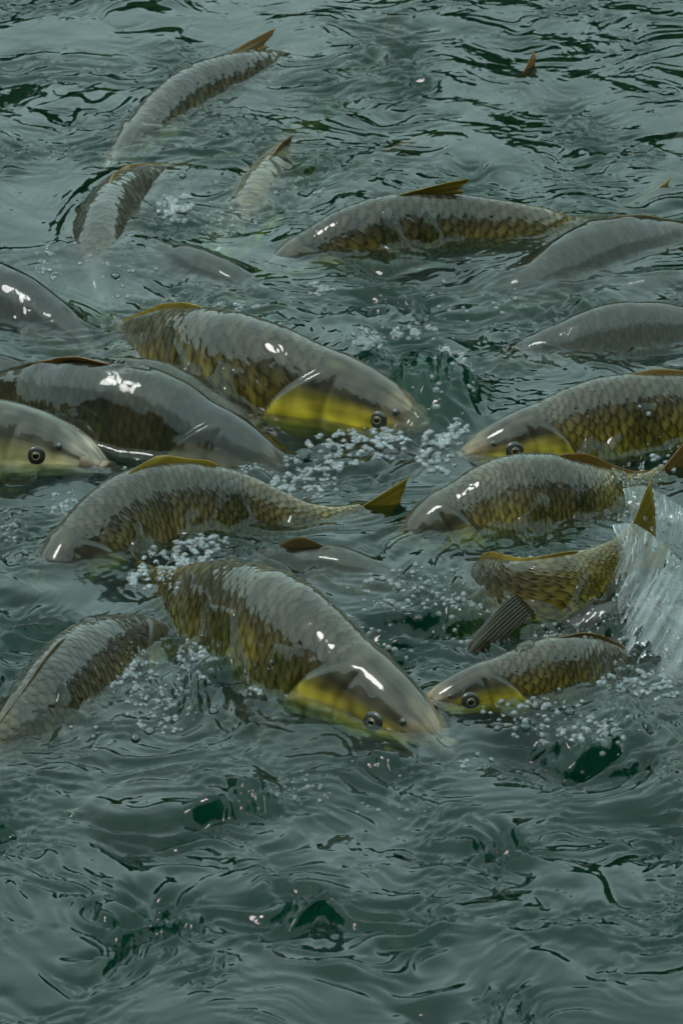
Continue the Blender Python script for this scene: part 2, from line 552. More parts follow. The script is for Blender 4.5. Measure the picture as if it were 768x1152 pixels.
    fc = fin_col or ((.20, .125, .025), (.34, .20, .05), (.12, .075, .02))
    if eye:
        for sgn in (1, -1):
            ang = 0.40 if sgn > 0 else math.pi - 0.40
            p, q, i = surf(eye_s, ang)
            q = unit(q - T[i] * 0.12)
            r = 0.0155 * min(LL, 0.8) * min(1.1, girth)
            e = dome(p - org - q * 0.28 * r, q, 1.85 * r, 0.58 * r, M_SOCKET, 'eye', root, seg=28, rings=9)
            dome(p - org + q * 0.22 * r, q, 0.78 * r, 0.13 * r, M_IRIS, 'iris', e, r_in=0.58 * r, seg=28, rings=6)
            dome(p - org + q * 0.20 * r, q, 0.62 * r, 0.24 * r, M_PUPIL, 'pupil', e, seg=24, rings=6)
            # nostril
            p, q, i = surf(eye_s * 0.6, 0.75 if sgn > 0 else math.pi - 0.75)
            dome(p - org - q * 0.001 * LL, q, 0.0085 * LL, 0.003 * LL, M_SOCKET, 'nostril', root, seg=14, rings=4)
    if lips:
        # protruding lips: a short tube ending in a rounded rim
        m = M_LIP if lips == 'pale' else M_LIP_YELLOW
        sg_ = 26
        ph = np.arange(sg_) * 2 * math.pi / sg_
        ml = mouth_len
        r_at = lambda d_: 0.5 * (np.interp(d_, PROF_S * head, PROF_U) * 1.06 + np.interp(d_, PROF_S * head, PROF_W))
        lr = 0.019 + 0.010 * gape + 0.10 * ml
        prof = [(0.030, r_at(0.030) * .97), (0.016, r_at(.016) * 1.01 + .002 * gape), (0.005, lr * 1.05), (-0.003 - ml * .5, lr * 1.0), (-0.007 - ml, lr * 1.08), (-0.012 - ml, lr * 1.02), (-0.014 - ml, lr * .80),
                (-0.011 - ml, lr * (.42 + .3 * gape)), (0.002 - ml, lr * (.3 + .3 * gape))]
        ax = -T[2]; uu = U[2]; ss_ = S[2]
        ring = []
        for (d_, r_) in prof:
            drop = -0.008 * max(0, -d_ / 0.03)
            cx = sp[0] + ax * (-d_) * LL + uu * drop * LL
            wob = 1 + 0.07 * np.cos(3 * ph + seed) + 0.05 * np.cos(5 * ph + 2 * seed)
            ring.append(cx[None] + (ss_[None] * np.cos(ph)[:, None] * 0.95 + uu[None] * np.sin(ph)[:, None] * (0.85 + 0.3 * gape)) * (r_ * LL * girth * wob)[:, None])
        V = np.vstack(ring)
        mo = mesh_obj('mouth', V - org, [grid_faces(len(prof), sg_, wrap=True)], m, root)
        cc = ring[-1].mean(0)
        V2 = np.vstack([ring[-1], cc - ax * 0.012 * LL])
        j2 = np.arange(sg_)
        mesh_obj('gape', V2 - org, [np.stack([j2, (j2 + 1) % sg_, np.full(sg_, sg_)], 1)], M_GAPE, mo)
    if dorsal:
        hgt, fold, keep = dorsal
        a0, a1 = dorsal_span
        n = 46
        si = np.linspace(a0, a1, n)
        ii = np.clip((si * (ns - 1)).round().astype(int), 0, ns - 1)
        base = sp[ii] + U[ii] * (hu[ii] - 0.004 * LL)[:, None]
        k = (si - a0) / (a1 - a0)
        fh = hgt * LL * (np.minimum(1, 0.35 + k * 5) * (1 - 0.55 * sstep(0.1, 0.75, k)) * (1 - 0.35 * sstep(0.85, 1, k)))
        fa = np.radians(fold + 8 * k)
        sway = 0.18 * math.sin(seed * 2.3)
        dr = U[ii] * np.cos(fa)[:, None] + T[ii] * np.sin(fa)[:, None] + S[ii] * sway
        fin_grid('dorsal_fin', base - org, base + unit(dr) * fh[:, None] * keep - org, M_FIN, root, 18, fc, thick=0.0018 * LL, m=7, seed=seed)
    if tail:
        n = 40
        k = np.linspace(-1, 1, n)
        ang = np.radians(tail_spread) * k
        base = sp[-1] + U[-1] * (k * 0.050 * LL * girth)[:, None] - T[-1] * 0.012 * LL
        ln = tail_len * LL * (0.58 + 0.42 * np.abs(k) ** 1.3)
        ax = unit(T[-1] * math.cos(tail_turn) + S[-1] * math.sin(tail_turn))
        dr = ax[None] * np.cos(ang)[:, None] + U[-1][None] * np.sin(ang)[:, None]
        fin_grid('tail_fin', base - org, base + dr * ln[:, None] - org, M_FIN, root, 20, fc, thick=0.0022 * LL, m=9, seed=seed + 5)
    if pect:
        for sgn in (1, -1):
            p, q, i = surf(0.285, -0.75 if sgn > 0 else math.pi + 0.75)
            n = 24
            k = np.linspace(-1, 1, n)
            ax = unit(T[i] * 0.75 + S[i] * sgn * 0.55 - U[i] * 0.35)
            bx = unit(np.cross(ax, U[i]) * 0.4 + U[i] * 0.6)
            base = p[None] + T[i][None] * (k * 0.018 * LL)[:, None]
            dr = ax[None] * np.cos(k * 0.5)[:, None] + bx[None] * np.sin(k * 0.5)[:, None]
            ln = 0.15 * LL * (1 - 0.25 * np.abs(k))
            fin_grid('pectoral_fin', base - org, base + dr * ln[:, None] - org, M_FIN, root, 12, fc, thick=0.0014 * LL, m=6, seed=seed + 9)
    for (nm, b0, b1, t0, t1, cc) in (extra or []):
        k = np.linspace(0, 1, 30)[:, None]
        base = at(*b0) * (1 - k) + at(*b1) * k
        tip = at(*t0) * (1 - k) + at(*t1) * k
        rnd_ = np.sqrt(np.clip(1 - (1.0 * (2 * k - 1)) ** 2, 0.05, 1)) * 0.45 + 0.55
        tip = base + (tip - base) * rnd_
        fin_grid(nm, base - org, tip - org, M_FIN, root, 8, cc, thick=0.0026, m=12, ragged=0.03, seed=seed + 40, curl=np.array([0, 0, -0.02]))
    st_ = max(1, ns // 60)
    FISH.append(dict(sp=sp[::st_], U=U[::st_], hu=hu[::st_], ww=ww[::st_], film=film, ripple=ripple, seed=seed, bulge=bulge, wash=wash, drape=drape))
    return root


G_UP = 'carp thrashing at the surface'
G_SUB = 'carp just under the surface'
ORANGE = ((.22, .13, .02), (.40, .20, .05), (.14, .08, .02))
YELLOW = ((.30, .22, .02), (.42, .30, .03), (.16, .10, .02))
DARKFIN = ((.055, .042, .012), (.09, .065, .02), (.02, .016, .008))
BROWN = ((.10, .075, .025), (.20, .13, .04), (.07, .05, .02))

# --- carp that break the surface
carp('grey carp at upper left turning down, folded orange dorsal fin', [(120, 204, 0.0), (158, 166, .0), (212, 128, 0), (275, 104, -.01), (345, 88, -.06), (400, 80, -.12)],
     G_UP, detail=2, girth=.54, sink=.06, gold=0.45, fin_col=ORANGE, dorsal=(0.19, 86, 1.0), dorsal_span=(0.50, 0.60), seed=2)
carp('scaled carp with raised yellow dorsal fin and golden tail stalk, upper middle', [(282, 345, -.06), (340, 312, -.03), (420, 290, 0), (510, 282, .0), (600, 278, .0), (690, 272, -.06)],
     G_UP, detail=2, gold=0.9, fin_col=YELLOW, dorsal=(0.17, 77, 1.0), dorsal_span=(0.38, 0.50), seed=3, girth=.86, wash=.2)
carp('golden cheeked carp with its eye clear above froth, centre', [(476, 484, .0), (400, 470, 0), (312, 457, -.01), (230, 448, -.06), (150, 430, -.13), (70, 405, -.2)],
     G_UP, detail=2, gold=1.0, fin_col=YELLOW, dorsal=(0.04, 75, 1.0), seed=4, eye_s=.066, girth=.98, sink=.020, lips='yellow')
carp('dark smooth carp at right with gold ringed eye, facing left', [(520, 517, -.0), (580, 511, .0), (660, 500, .0), (745, 492, 0), (835, 486, -.02), (930, 480, -.06)],
     G_UP, detail=2, gold=0.95, dorsal=(0.05, 75, 1.0), girth=1.0, sink=.024, seed=5)
carp('grey headed carp at left edge with wide open mouth', [(116, 530, .0), (62, 519, .0), (-30, 514, 0), (-180, 506, -.02), (-400, 490, -.08)],
     G_UP, detail=2, gold=0.45, lips='pale', gape=0.5, bright=1.6, mouth_len=0.0, head=1.2, girth=1.0, sink=.015, seed=6)
carp('fully scaled carp with arched back and laid back dorsal fin, left', [(42, 694, -.06), (92, 644, -.015), (170, 610, .0), (262, 597, .0), (345, 603, .0), (405, 598, .0)],
     G_UP, detail=2, gold=0.75, fin_col=YELLOW, dorsal=(0.075, 70, 1.0), dorsal_span=(0.36, 0.60), seed=7, girth=1.25, sink=.055, wash=.3, tail_len=.16, tail_spread=30)
carp('broad grey backed carp with orange tail under the splash, right', [(446, 634, -.02), (505, 614, 0), (590, 602, .0), (665, 588, .0), (745, 555, .01)],
     G_UP, detail=2, gold=0.95, girth=1.62, wash=.4, sink=.066, fin_col=ORANGE, dorsal=(0.05, 72, 1.0), dorsal_span=(0.55, 0.95), seed=8, tail_len=.20)
carp('diving carp with only its golden tail stalk out, right', [(515, 745, -.30), (560, 722, -.14), (612, 690, -.02), (660, 660, .03), (715, 620, .07)],
     G_UP, detail=2, gold=1.0, fin_col=YELLOW, dorsal=(0.05, 70, 1.0), extra=[('pelvic_fin', (580, 668, .055), (600, 688, .005), (516, 718, .04), (536, 742, -.015), DARKFIN)], seed=9, girth=1.35, sink=.02, wash=0, tail_len=.16, tail_spread=45, eye=False, lips=None)
carp('large carp with peach mouth and golden gill cover, lower middle', [(496, 846, .0), (436, 815, .01), (360, 775, .01), (290, 738, .0), (225, 702, -.01), (160, 672, -.05)],
     G_UP, detail=2, gold=0.95, head=1.22, lips='pale', mouth_len=0.02, dorsal=None, extra=[('dorsal_fin', (236, 676, .05), (268, 676, .06), (256, 612, .12), (274, 624, .12), DARKFIN)], girth=1.14, eye_s=.094, sink=.046, seed=10)
carp('curved carp at lower left with dark golden flank scales', [(198, 742, -.05), (142, 752, .0), (82, 795, .0), (20, 852, .0), (-40, 905, -.04), (-100, 930, -.1)],
     G_UP, detail=2, gold=0.85, fin_col=BROWN, dorsal=(0.035, 75, 1.0), eye=False, lips=None, seed=11, girth=1.0, sink=.07)
carp('gold cheeked carp tucked against the peach mouthed one, facing left', [(474, 800, .0), (540, 790, .0), (605, 783, -.01), (670, 778, -.05), (750, 772, -.12)],
     G_UP, detail=2, gold=1.0, seed=12, girth=1.1, head=1.2, sink=.02, dorsal=(0.05, 72, 1.0))
carp('long grey carp with dark ridge behind the open mouthed carp', [(318, 538, -.03), (262, 524, -.02), (180, 506, -.015), (100, 490, -.015), (10, 470, -.03), (-70, 455, -.06)],
     G_UP, detail=2, gold=0.35, fin_col=ORANGE, film=0.004, girth=1.12, seed=13, eye=False, dorsal=(0.08, 78, 1.0), dorsal_span=(.42, .66), lips=None)
# --- carp under a skin of water
carp('pale carp covered by water at the left edge, back sloping right', [(112, 418, -.06), (62, 392, -.05), (0, 366, -.04), (-70, 340, -.05), (-150, 320, -.08)],
     G_SUB, detail=2, gold=0.3, film=0.005, seed=14, eye=False, lips=None, dorsal=(0.05, 75, 1))
carp('carp with golden rear flank lying under the centre carp', [(296, 500, -.06), (232, 480, -.05), (160, 466, -.05), (95, 456, -.06), (20, 440, -.1)],
     G_SUB, detail=2, gold=1.0, film=0.003, sink=0.0, tint=(1.1, .9, .6), seed=15, dorsal=None, eye=False)
carp('brownish carp curving down the left under a glassy bulge', [(118, 392, -.08), (108, 325, -.05), (138, 262, -.05), (205, 228, -.075), (280, 208, -.12)],
     G_SUB, detail=1, gold=0.5, girth=.75, film=None, wash=0, sink=.060, seed=16, eye=False, lips=None, dorsal=(0.04, 80, 1))
carp('submerged carp with yellow cheek left of the raised dorsal fin', [(240, 332, -.05), (270, 288, -.045), (300, 248, -.06), (335, 208, -.09), (380, 168, -.15)],
     G_SUB, detail=2, gold=1.15, girth=.7, film=None, wash=0, bright=1.9, sink=.082, seed=17, dorsal=(0.05, 70, 1))
carp('sunken carp whose amber dorsal fin lies above the centre carp', [(330, 420, -.17), (270, 410, -.13), (200, 400, -.105), (130, 384, -.11), (50, 368, -.15)],
     G_SUB, detail=1, gold=0.8, film=None, seed=18, fin_col=ORANGE, dorsal=None, extra=[('dorsal_fin', (190, 392, .0), (238, 408, .005), (138, 360, .012), (172, 370, .03), ORANGE)])
carp('brown carp under rippled water behind the dark smooth one', [(560, 432, -.09), (622, 418, -.08), (700, 410, -.08), (790, 402, -.09), (880, 398, -.12)],
     G_SUB, detail=2, gold=0.55, film=0.003, girth=1.15, sink=.005, seed=19, dorsal=None, eye=False, lips=None)
carp('olive carp under ripples at the right edge, upper half', [(650, 372, -.12), (705, 362, -.11), (765, 356, -.11), (850, 350, -.13)],
     G_SUB, detail=2, gold=0.9, film=0.003, girth=1.3, sink=0.0, seed=20, dorsal=None, eye=False, lips=None)
carp('pinkish carp under the surface at the upper right edge', [(728, 262, -.14), (758, 215, -.12), (785, 165, -.12), (810, 120, -.14)],
     G_SUB, detail=0, gold=0.3, girth=.62, film=0.004, seed=21, dorsal=None, eye=False, lips=None)
carp('sunken carp with one orange fin tip out, top right', [(470, 215, -.16), (530, 185, -.13), (582, 155, -.13), (630, 130, -.15)],
     G_SUB, detail=0, gold=0.5, film=None, seed=22, fin_col=ORANGE, dorsal=(0.22, 35, 1.0), dorsal_span=(.55, .75), eye=False, lips=None)
carp('deep carp showing as a brown streak at lower left', [(215, 905, -.13), (150, 925, -.11), (90, 955, -.11), (20, 990, -.14)],
     G_SUB, detail=0, gold=0.6, film=0.003, seed=23, dorsal=(0.06, 70, 1), eye=False, lips=None)
carp('carp mostly off the right edge, brown fin at the frame', [(768, 865, -.14), (790, 915, -.11), (800, 965, -.12), (810, 1020, -.15)],
     G_SUB, detail=0, gold=0.7, film=0.003, seed=24, dorsal=(0.10, 60, 1), fin_col=BROWN, eye=False, lips=None)
carp('carp under the flat grey water right of the glassy crest', [(640, 330, -.13), (560, 338, -.11), (470, 345, -.11), (380, 352, -.13)],
     G_SUB, detail=0, gold=0.5, film=0.003, seed=25, dorsal=None, eye=False, lips=None)

carp('dim carp under choppy water below the arched carp tail', [(470, 690, -.11), (410, 672, -.09), (340, 664, -.10), (260, 655, -.14)],
     G_SUB, detail=1, gold=0.8, film=0.002, sink=-.01, seed=26, girth=1.2, dorsal=(0.10, 50, 1), fin_col=BROWN, eye=False, lips=None)
carp('dim carp under water left of the arched carp', [(20, 575, -.10), (-10, 620, -.09), (-40, 670, -.10), (-70, 720, -.12)],
     G_SUB, detail=0, gold=0.6, film=0.003, seed=27, girth=.8, dorsal=None, eye=False, lips=None)
carp('brown backed carp under water beside the pouring sheet', [(590, 742, -.12), (650, 728, -.09), (720, 722, -.08), (810, 715, -.10)],
     G_SUB, detail=1, gold=0.9, film=0.002, sink=0.0, seed=28, girth=1.2, dorsal=(0.06, 70, 1), fin_col=BROWN, eye=False, lips=None)
carp('carp under water between the raised dorsal fin and the crest', [(520, 372, -.11), (600, 352, -.09), (680, 322, -.09), (770, 300, -.10), (850, 280, -.12)],
     G_SUB, detail=2, gold=0.6, film=0.003, sink=.012, seed=29, girth=1.0, dorsal=(0.05, 70, 1), fin_col=BROWN, eye=False, lips=None)
carp('grey carp under water right of the gold cheeked front carp', [(640, 860, -.13), (700, 842, -.11), (770, 830, -.11), (850, 822, -.13)],
     G_SUB, detail=0, gold=0.6, film=0.002, sink=.06, seed=30, dorsal=None, eye=False, lips=None)
carp('pale bellied carp under water left of the peach mouthed one', [(400, 872, -.12), (330, 852, -.10), (255, 836, -.10), (170, 828, -.13)],
     G_SUB, detail=1, gold=0.8, film=0.001, sink=0.01, seed=31, girth=.9, dorsal=None, eye=False, lips=None)
carp('dusky carp under streaked water at the top, middle', [(395, 165, -.13), (420, 110, -.11), (445, 60, -.11), (470, 10, -.14)],
     G_SUB, detail=0, gold=0.6, film=0.002, seed=32, girth=.48, dorsal=(0.06, 70, 1), fin_col=BROWN, eye=False, lips=None)

carp('hidden carp under froth between the centre and right carp', [(560, 565, -.13), (490, 552, -.10), (420, 548, -.10), (340, 556, -.13)],
     G_SUB, detail=0, gold=0.7, film=0.002, seed=33, girth=1.0, dorsal=None, eye=False, lips=None)
carp('dark carp back behind the open mouthed carp, left edge', [(90, 470, -.09), (30, 452, -.06), (-40, 436, -.05), (-120, 425, -.07)],
     G_SUB, detail=0, gold=0.6, film=0.002, seed=34, girth=1.0, dorsal=None, eye=False, lips=None)
carp('brown carp under ripples above the raised dorsal fin', [(330, 262, -.12), (400, 232, -.10), (470, 205, -.11), (540, 180, -.14)],
     G_SUB, detail=0, gold=0.6, film=0.002, seed=35, girth=.75, dorsal=(0.08, 60, 1), fin_col=ORANGE, eye=False, lips=None)
carp('brown carp under water across the upper left middle', [(330, 372, -.11), (270, 350, -.09), (200, 322, -.09), (140, 300, -.12)],
     G_SUB, detail=0, gold=0.7, film=0.002, sink=0.005, seed=36, girth=1.0, dorsal=None, eye=False, lips=None)
carp('carp under the water at the right edge beside the dark smooth one', [(690, 462, -.11), (740, 448, -.08), (800, 440, -.08), (870, 434, -.1)],
     G_SUB, detail=0, gold=0.7, film=0.003, seed=37, girth=1.0, dorsal=None, eye=False, lips=None)

# ------------------------------------------------------------------ water
def stretched(lo, hi, step, out, grow=1.25):
    a = list(np.arange(lo, hi + 1e-6, step))
    d = step; x = a[-1]; up = []
    while x < out: d *= grow; x += d; up.append(x)
    d = step; x = a[0]; dn = []
    while x > -out: d *= grow; x -= d; dn.append(x)
    return np.array(dn[::-1] + a + up)


gx = stretched(-1.02, 1.02, 0.0041, 30.0)
gy = stretched(at(0, 1190)[1], at(0, -40)[1], 0.0066, 30.0)
GX, GY = np.meshgrid(gx, gy)


def pix_of(x, y):
    """photograph pixel of points on z = 0, used to place rough patches of the pond"""
    rel = np.stack([x - CAM[0], y - CAM[1], 0 * x - CAM[2]], -1)
    f = np.array([0, math.cos(PITCH), -math.sin(PITCH)]); up = np.array([0, math.sin(PITCH), math.cos(PITCH)])
    dz = np.maximum(rel @ f, 0.1)
    return 384 + rel[..., 0] / dz * DIST / WIDTH * 768, 576 - (rel @ up) / dz * DIST / WIDTH * 768


def blob(px, py, rx, ry):
    """smooth patch round the pond spot seen at px, py; radii in metres"""
    c = at(px, py)
    return np.exp(-(((GX - c[0]) / rx) ** 2 + ((GY - c[1]) / ry) ** 2))


fade = np.clip(1.0 - (np.maximum(np.abs(GX) - 1.05, 0) + np.maximum(np.abs(GY - 0.3) - 3.3, 0)) / 1.5, 0, 1)
wx = 0.16 * fbm(GX * 2.1, GY * 2.1, 31, 3); wy = 0.16 * fbm(GX * 2.1 + 40, GY * 2.1, 32, 3)
X2, Y2 = GX + wx, GY + wy
Z = 0.010 * fbm(GX * 1.7, GY * 1.7, 40, 2)
# rough patches: where fish beat the water
rough = 0.55 + 1.15 * sstep(0.3, -1.0, GY)
churn = 0 * GX
WAVE = 1.45
for (bx, by, rx, ry, am) in [(420, 90, .16, .35, .9), (90, 110, .2, .3, .45), (340, 210, .3, .3, .6), (640, 170, .15, .5, .5), (640, 250, .3, .2, .5),
                             (700, 350, .3, .2, .5), (590, 690, .35, .3, .9), (400, 640, .3, .25, .7), (200, 760, .25, .25, 1.0), (120, 470, .3, .2, .6),
                             (350, 530, .3, .12, .9), (500, 460, .15, .2, .8), (690, 830, .25, .3, .7), (150, 950, .3, .35, .6), (350, 910, .15, .15, .9),
                             (620, 930, .35, .3, .5), (680, 1040, .3, .2, .5), (180, 380, .2, .2, .6), (30, 640, .15, .2, .5), (330, 640, .25, .2, .9), (560, 560, .3, .15, .6), (470, 400, .3, .2, .6), (280, 330, .3, .25, .6), (740, 480, .2, .2, .7), (60, 420, .25, .15, .6), (400, 330, .35, .2, .6), (330, 170, .3, .3, .55), (560, 400, .3, .2, .5)]:
    churn = np.maximum(churn, am * blob(bx, by, rx, ry))
patch = sstep(-0.15, 0.55, fbm(GX * 3.1 + 7, GY * 2.3, 51, 2))
act = rough * (0.14 + 0.86 * patch) + 1.7 * churn * (0.45 + 0.55 * patch)
def aniso(x, y, ang, k):
    c, s_ = math.cos(ang), math.sin(ang)
    return (x * c + y * s_) / k, -x * s_ + y * c
def ridged(x, y, seed):
    return -np.sqrt(noise(x, y, seed) ** 2 + 0.006)
for (fr, am, ang, k, sd) in [(4.5, .0105, .3, 1.4, 60), (8.5, .0080, -.5, 1.6, 61), (15, .0055, .25, 1.8, 62), (26, .0034, -.2, 1.7, 63), (44, .0018, .5, 1.3, 65)]:
    xa, ya = aniso(X2, Y2, ang, k)
    spot = sstep(-.15, .45, noise(GX * 4 + sd, GY * 3 - sd, sd + 30)) * 0.88 + 0.12
    n_ = noise(xa * fr, ya * fr, sd)
    Z += WAVE * act * am * spot * (np.tanh((n_ - .12) * (5.0 if fr > 10 else 2.6)) + (1.1 if fr > 10 else 0.4) * np.exp(-((n_ + .35) / .16) ** 2))
for (fr, am, ang, k, sd) in [(13, .0075, -.4, 1.3, 160), (22, .0060, .6, 1.3, 161), (37, .0036, .0, 1.2, 162), (60, .0017, -.7, 1.2, 163)]:
    xa, ya = aniso(X2 + .03 * noise(GX * 9, GY * 9, sd), Y2, ang, k)      # short steep chop where the fish fight
    Z += churn * am * (0.35 + 0.65 * patch) * ridged(xa * fr, ya * fr, sd) * 1.9
Z += 0.0020 * noise(X2 * 6, Y2 * 6, 64)
Z *= fade
# glassy crest thrown up beside the centre carp
c0 = at(474, 445)
ex = (GX - c0[0]); ey = (GY - c0[1])
cr = np.exp(-((np.abs(ex - 0.02) / 0.105) ** 3)) * np.exp(-(np.maximum(ey, 0) / 0.06) ** 2 - (np.maximum(-ey, 0) / 0.17) ** 2)
cr *= 1 + 0.09 * np.cos(ex * 120 + 2 * noise(ex * 14, ey * 8, 3)) + 0.10 * noise(GX * 16, GY * 8, 70)
Z += 0.11 * cr
# the carp push the surface up and ring it with ripples
for f in FISH:
    sp, hu, ww, film = f['sp'], f['hu'], f['ww'], f['film']
    top = sp + f['U'] * hu[:, None]
    x0, x1 = sp[:, 0].min() - .3, sp[:, 0].max() + .3
    y0, y1 = sp[:, 1].min() - .3, sp[:, 1].max() + .3
    ix = np.where((gx > x0) & (gx < x1))[0]; iy = np.where((gy > y0) & (gy < y1))[0]
    if len(ix) < 2 or len(iy) < 2: continue
    sl = np.ix_(iy, ix)
    px_, py_ = GX[sl], GY[sl]
    best = np.full(px_.shape, 1e9); bi = np.zeros(px_.shape, int)
    for k in range(len(sp)):
        d2 = (px_ - sp[k, 0]) ** 2 + (py_ - sp[k, 1]) ** 2
        mk = d2 < best
        best = np.where(mk, d2, best); bi = np.where(mk, k, bi)
    tg = np.gradient(sp[:, :2], axis=0)
    tl = np.maximum((tg ** 2).sum(1), 1e-9)
    fr_ = ((px_ - sp[bi, 0]) * tg[bi, 0] + (py_ - sp[bi, 1]) * tg[bi, 1]) / tl[bi]
    fi = np.clip(bi + np.clip(fr_, -0.6, 0.6), 0, len(sp) - 1.0)
    ks = np.arange(len(sp))
    cxs, cys = np.interp(fi, ks, sp[:, 0]), np.interp(fi, ks, sp[:, 1])
    d = np.sqrt((px_ - cxs) ** 2 + (py_ - cys) ** 2)
    w_ = np.interp(fi, ks, ww); zc = np.interp(fi, ks, sp[:, 2]); h_ = np.interp(fi, ks, hu)
    zt = zc + h_
    zz = Z[sl]
    if film is not None:
        q = 1 - (d / (f['drape'] * w_ + 0.004)) ** 2
        dr = np.where(q > -1.0, zc + film + 0.007 + h_ * q + 0.005 * fbm(px_ * 7 + f['seed'], py_ * 6, f['seed'] + 20, 3), -1.0)
        k = 0.012
        diff = np.clip((dr - zz) / k, -12, 12)
        zz = zz + k * np.log1p(np.exp(diff)) * 0.999
    else:
        # drawn up a little along the flank
        q = np.exp(-((np.maximum(d - w_, 0) / 0.018) ** 1.2)) * sstep(-0.01, 0.03, zt)
        zz = zz + 0.006 * q
        sx = fi / (len(sp) - 1.0)
        cover = -0.027 + f['wash'] * 0.045 * sstep(0.55, 0.8, sx) + 0.060 * fbm(px_ * 10 + f['seed'], py_ * 6, f['seed'] + 40, 2) - 0.055 * sstep(0.32, 0.2, sx)
        q = 1 - (d / (1.32 * w_ + 0.004)) ** 2
        dr = np.where(q > -1.0, zc + h_ * q + np.minimum(cover, 0.006), -1.0)
        k = 0.006
        zz = zz + k * np.log1p(np.exp(np.clip((dr - zz) / k, -14, 14)))
    dd = np.maximum(d - w_ * 0.9, 0)
    ph = noise(px_ * 5, py_ * 5, f['seed']) * 3
    amp = f['ripple'] * np.exp(-dd / 0.06) * sstep(-0.06, 0.01, zt) * sstep(-.3, .5, noise(px_ * 4 + 9, py_ * 4, f['seed'] + 70))
    zz = zz + amp * np.cos(dd * 2 * math.pi / 0.024 + ph)
    Z[sl] = zz

ny, nx_ = Z.shape
top = np.stack([GX, GY, Z], -1).reshape(-1, 3)
rim = np.concatenate([np.arange(nx_), np.arange(1, ny) * nx_ + nx_ - 1, (ny - 1) * nx_ + np.arange(nx_ - 2, -1, -1), np.arange(ny - 2, 0, -1) * nx_])
low = top[rim].copy(); low[:, 2] = -1.2
nb0 = len(top)
r2 = np.roll(np.arange(len(rim)), -1)
sidef = np.stack([rim, nb0 + np.arange(len(rim)), nb0 + r2, rim[r2]], 1)
cen = np.array([[0, 0, -1.2]])
capf = np.stack([np.full(len(rim), nb0 + len(rim)), nb0 + r2, nb0 + np.arange(len(rim))], 1)
water = mesh_obj('water', np.vstack([top, low, cen]), [grid_faces(ny, nx_), sidef, capf], M_WATER)
tag(water, 'rippled green grey pond water reflecting the sky', 'water', kind='structure')


def water_z(x, y):
    i = np.clip(np.searchsorted(gy, y) - 1, 0, ny - 2); j = np.clip(np.searchsorted(gx, x) - 1, 0, nx_ - 2)
    return Z[i, j]


# ------------------------------------------------------------------ froth, bubbles, flung water
def dome_unit(seg=10, rings=4):
    th = np.arange(seg) * 2 * math.pi / seg
    V = []
    for k in range(rings):
        e = -0.35 + (math.pi / 2 - 0.12 + 0.35) * k / (rings - 1)
        V.append(np.stack([np.cos(th) * math.cos(e), np.sin(th) * math.cos(e), np.full(seg, math.sin(e))], 1))
    V = np.vstack(V + [np.array([[0, 0, 1.0]])])
    j = np.arange(seg); o_ = (rings - 1) * seg
    return V, grid_faces(rings, seg, wrap=True), np.stack([o_ + j, o_ + (j + 1) % seg, np.full(seg, rings * seg)], 1)


DU = dome_unit(6, 3); DS = dome_unit(16, 7)


def froth(label, spots, n, r0, r1, seed, mat=None, lift=0.0):
    """a patch of small bubbles lying on the water: spots = (px, py, rx px, ry px, weight)"""
    rg = np.random.default_rng(seed)
    w = np.array([q[4] for q in spots], float); w /= w.sum()
    S_ = np.array([list(q[:4]) + [q[5] if len(q) > 5 else 0.0] for q in spots])
    N_ = n * 6
    c = rg.choice(len(spots), N_, p=w); a = rg.random(N_) * 2 * math.pi; rad = rg.random(N_) ** 0.6
    X_ = S_[c, 0] + np.cos(a) * rad * S_[c, 2]; Y_ = S_[c, 1] + np.sin(a) * rad * S_[c, 3]
    ok = np.where(noise(X_ / 11.0, Y_ / 7.0, seed) > -0.05 + 0.25 * rad)[0]
    ok = np.concatenate([ok, np.setdiff1d(np.arange(N_), ok)])[:n]
    nv_ = len(DU[0])
    vs, qs, ts = [], [], []
    for k, i_ in enumerate(ok):
        x_, y_, up_ = X_[i_], Y_[i_], S_[c[i_], 4]
        p = at(x_, y_)
        p = at(x_, y_, water_z(p[0], p[1]) + up_)
        z = water_z(p[0], p[1])
        if up_: z = max(z, p[2] - 0.02)
        r = 0.62 * (r0 + 1.5 * (r1 - r0) * rg.random() ** 4.5)
        vs.append(DU[0] * r * np.array([1, 1, 0.85]) + np.array([p[0], p[1], z - 0.1 * r]))
        qs.append(DU[1] + k * nv_); ts.append(DU[2] + k * nv_)
    o = mesh_obj('froth', np.vstack(vs), [np.vstack(qs), np.vstack(ts)], mat or M_FROTH)
    return tag(o, label, 'froth', 'froth on the pond', 'stuff')


froth('dense white froth under the chin of the centre carp', [(395, 505, 55, 22, 3), (350, 535, 40, 25, 2), (440, 495, 25, 15, 2), (315, 545, 25, 15, 1)], 3014, 0.0010, 0.0094, 1)
froth('loose bubbles in front of the centre carp mouth', [(500, 470, 28, 40, 3), (490, 520, 22, 20, 1), (520, 430, 15, 20, 1)], 985, 0.0013, 0.0121, 2)
froth('white froth enclosed by the arched scaled carp', [(205, 635, 45, 28, 3), (235, 615, 25, 15, 1), (160, 650, 16, 14, 1)], 1911, 0.0010, 0.0094, 3)
froth('broken froth between the lower left carp and the peach mouthed one', [(150, 745, 28, 18, 2), (225, 740, 25, 20, 2), (180, 790, 45, 40, 2), (290, 745, 20, 25, .6)], 1739, 0.0008, 0.0084, 4)
froth('sparse bubbles right of the peach mouth', [(600, 800, 60, 30, 2), (680, 820, 40, 25, 2), (640, 835, 40, 15, 1)], 635, 0.0013, 0.0102, 5)
froth('bubbles between the carp at middle right', [(420, 715, 50, 30, 2), (520, 700, 45, 25, 1), (470, 660, 80, 25, 1.5), (585, 640, 30, 15, 1)], 1216, 0.0008, 0.0094, 6)
froth('raft of clear bubbles under the upper left carp', [(197, 233, 24, 16, 1)], 521, 0.0016, 0.0131, 7)
